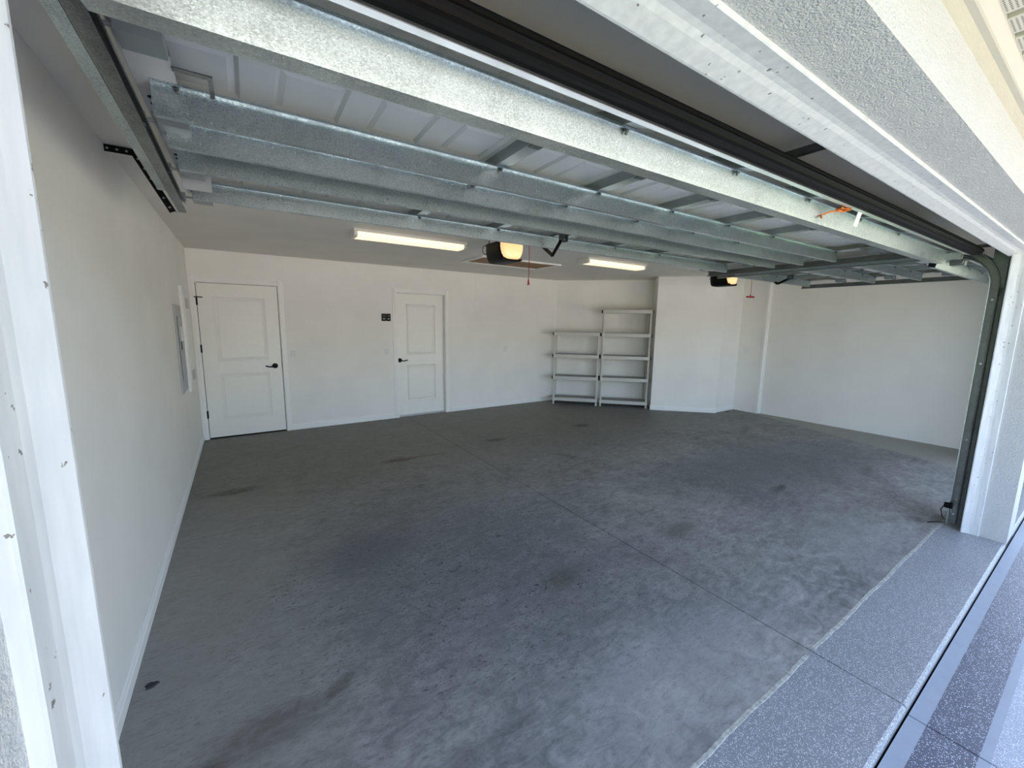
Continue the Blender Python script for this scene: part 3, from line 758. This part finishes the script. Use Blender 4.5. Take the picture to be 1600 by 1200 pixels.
fixture(3.83, 4.97, 4.03, 'lit wraparound ceiling light between the attic hatch and the shelves')

# ------------------------------------------------------------------ attic hatch
t = thing('attic_hatch', 'bare brown board of an attic ladder hatch in a white frame', 'hatch', (3.345, 5.09, ZC))
MB().box(2.73, 3.96, 4.83, 5.35, ZC - .010, ZC).build('panel', 'hatch_board', t)
for b in ((2.68, 4.01, 4.78, 4.83), (2.68, 4.01, 5.35, 5.40)): MB().box(*b, ZC - .018, ZC).build('frame_strip', 'trim_paint', t)
for b in ((2.68, 2.73, 4.83, 5.35), (3.96, 4.01, 4.83, 5.35)): MB().box(*b, ZC - .018, ZC).build('frame_strip', 'trim_paint', t)
MB().tube([(2.86, 5.31, ZC - .01), (2.86, 5.31, 1.93)], .0022, 6).build('pull_string', 'white_plastic', t)
MB().cyl((2.835, 5.30, 1.935), (2.885, 5.32, 1.905), .006, n=8).build('pull_toggle', 'white_plastic', t)

# ------------------------------------------------------------------ panels on the left wall
t = thing('breaker_panel', 'grey flush breaker panel set in the left wall', 'breaker panel', (XL, 5.15, .86))
MB().box(XL, XL + .012, 4.92, 5.38, .86, 1.71).build('cover', 'panel_grey', t, bevel=.003)
d = MB().box(XL + .012, XL + .022, 5.02, 5.30, .98, 1.60).build('panel_door', 'panel_grey', t, bevel=.003)
MB().box(XL + .022, XL + .027, 5.04, 5.08, 1.28, 1.36).build('latch', 'black_plastic', d)
MB().box(XL + .022, XL + .0235, 5.10, 5.25, 1.36, 1.50).build('paper_label', 'white_plastic', d)
MB().box(XL + .012, XL + .0135, 5.01, 5.018, .98, 1.60).box(XL + .012, XL + .0135, 5.302, 5.31, .98, 1.60).build('seam', 'dark_gap', t)
t = thing('media_enclosure', 'tall white plastic media enclosure on the left wall beside the door', 'enclosure', (XL, 5.76, .80))
MB().prism([(5.49, .80), (6.03, .80), (6.03, 1.92), (5.49, 1.92)], 'x', XL, XL + .030).build('cover', 'white_plastic', t, bevel=.008)
MB().box(XL + .030, XL + .036, 5.53, 5.99, .90, 1.82).build('cover_door', 'white_plastic', t, bevel=.003)
for z in (.96, 1.74):
    v_ = MB()
    for j in range(7): v_.box(XL + .036, XL + .0375, 5.60, 5.92, z - .05 + j * .0155, z - .042 + j * .0155)
    v_.build('vent_louvre', 'grey_plastic', t)

# ------------------------------------------------------------------ switches, outlet, keypad
def plate(name, label, cat, x, z, kind):
    t = thing(name, label, cat, (x, YB, z))
    MB().box(x - .037, x + .037, YB - .006, YB, z - .059, z + .059).build('plate', 'white_plastic', t, bevel=.002)
    if kind == 'switch':
        MB().prism([(YB - .006, z - .034), (YB - .0075, z - .034), (YB - .012, z + .034), (YB - .006, z + .034)], 'x', x - .017, x + .017).build('rocker', 'white_plastic', t)
        MB().box(x - .0195, x + .0195, YB - .0066, YB - .006, z - .036, z + .036).build('surround', 'grey_plastic', t)
    else:
        for dz in (-.02, .02):
            MB().cyl((x, YB - .006, z + dz), (x, YB - .009, z + dz), .0165, n=14).build('receptacle', 'white_plastic', t)
            MB().box(x - .008, x - .005, YB - .0096, YB - .009, z + dz - .004, z + dz + .006).box(x + .005, x + .008, YB - .0096, YB - .009, z + dz - .004, z + dz + .006).build('slot', 'dark_gap', t)
    return t
plate('light_switch', 'white rocker switch beside the door with the black hinges', 'light switch', .605, 1.106, 'switch')
plate('light_switch', 'white rocker switch below the black keypad', 'light switch', 1.936, 1.103, 'switch')
plate('outlet', 'white outlet on the back wall between door and shelves', 'outlet', 4.19, 1.092, 'outlet')
t = thing('light_switch', 'small white switch on the right-hand wall by the corner strip', 'light switch', (7.795, 3.93, 1.14))
MB().box(7.789, 7.795, 3.893, 3.967, 1.081, 1.199).build('plate', 'white_plastic', t, bevel=.002)
MB().box(7.782, 7.789, 3.913, 3.947, 1.106, 1.174).build('rocker', 'white_plastic', t)
t = thing('wall_keypad', 'black opener keypad with four buttons left of the second door', 'keypad', (1.938, YB, 1.64))
for sx in (-.0365, .0365):
    b = MB().box(1.938 + sx - .0345, 1.938 + sx + .0345, YB - .016, YB, 1.582, 1.698).build('module', 'black_plastic', t, bevel=.006)
    MB().prism([(1.938 + sx - .022, 1.658), (1.938 + sx, 1.672), (1.938 + sx + .004, 1.658)], 'y', YB - .0175, YB - .016).box(1.938 + sx + .012, 1.938 + sx + .018, YB - .0175, YB - .016, 1.652, 1.672).build('marking', 'grey_plastic', b)
    MB().prism([(1.938 + sx - .02, 1.628), (1.938 + sx + .02, 1.628), (1.938 + sx + .012, 1.606), (1.938 + sx - .012, 1.606)], 'y', YB - .0175, YB - .016).build('button', 'grey_plastic', b)

# ------------------------------------------------------------------ shelving units in the angled nook
def shelf_unit(p0, L, levels, label):
    """p0: front-left foot; local x along the front, local y towards the wall"""
    t = thing('shelf_unit', label, 'shelf unit', (p0[0], p0[1], 0), -math.pi / 4, 'plastic shelf units in the nook')
    D, hh = .36, .066
    first = None
    for z in levels:
        if first is None:
            mb = MB(); w_ = .022
            mb.box(0, L, 0, w_, -hh, 0).box(0, L, D - w_, D, -hh, 0).box(0, w_, w_, D - w_, -hh, 0).box(L - w_, L, w_, D - w_, -hh, 0)
            first = mb.build('shelf', 'shelf_plastic', t, local=True, bevel=.004); first.location = (0, 0, z)
            g_ = MB(); n = 34
            for j in range(n): 
                x = w_ + (L - 2 * w_) * (j + .5) / n; g_.box(x - .0065, x + .0065, w_, D - w_, -.012, -.003)
            for j in range(7):
                y = w_ + (D - 2 * w_) * (j + .5) / 7; g_.box(w_, L - w_, y - .006, y + .006, -.014, -.0045)
            g_.box(L / 2 - .012, L / 2 + .012, w_, D - w_, -.03, -.001)
            grid = g_.build('shelf_grid', 'shelf_grid', first, local=True)
        else:
            c = share(first, t, (0, 0, z)); gcopy = grid.copy(); C.objects.link(gcopy); gcopy.parent = c
    prev = 0.0
    for z in levels:
        z1 = z - hh
        for x in (.022, L - .022):
            for y in (.022, D - .022):
                MB().cyl((x, y, prev), (x, y, z1), .0205, .0175, 14).build('post', 'shelf_plastic', t, local=True, smooth=True)
        prev = z
    for z in levels[1:]:
        for x in (-.010, L + .010):
            for y in (.03, D - .03):
                MB().box(x - .011, x + .011, y - .015, y + .015, z - .060, z - .008).build('corner_clip', 'black_plastic', t, local=True)
    return t
fx = lambda s_: (5.075 + s_ * q, 6.228 - s_ * q)
shelf_unit(fx(.012), .875, (.135, .56, .99, 1.418), 'shorter light grey plastic shelf unit with four shelves')
shelf_unit(fx(.925), .895, (.125, .565, .985, 1.41, 1.852), 'taller light grey plastic shelf unit with five shelves')

# ------------------------------------------------------------------ loose bits on the floor
mb = MB(); n = 11; A = []; B = []
for j in range(n):
    a = 2 * math.pi * j / n; r = .021 * (1 + .22 * math.sin(3 * a + 1) + .12 * math.sin(5 * a))
    A.append(mb._p(-.43 + r * 1.15 * math.cos(a), 2.155 + r * .95 * math.sin(a), 0.0)); B.append(mb._p(-.43 + r * .95 * math.cos(a), 2.155 + r * .75 * math.sin(a), .006))
for j in range(n): mb.f.append([A[j], A[(j + 1) % n], B[(j + 1) % n], B[j]])
mb.f.append(B); mb.f.append(A[::-1])
tag(mb.build('stone_chip', 'chip_stone', at=(-.43, 2.155, 0)), 'small dark flat chip lying on concrete near the left baseboard', 'stone')
mb = MB(); mb.prism([(7.40, 3.99), (7.45, 3.965), (7.50, 3.975), (7.47, 4.0), (7.43, 4.01)], 'z', 0, .006)
tag(mb.build('dry_leaf', 'chip_stone', at=(7.45, 3.98, 0)), 'tiny dark leaf on the floor by the closet corner', 'leaf')
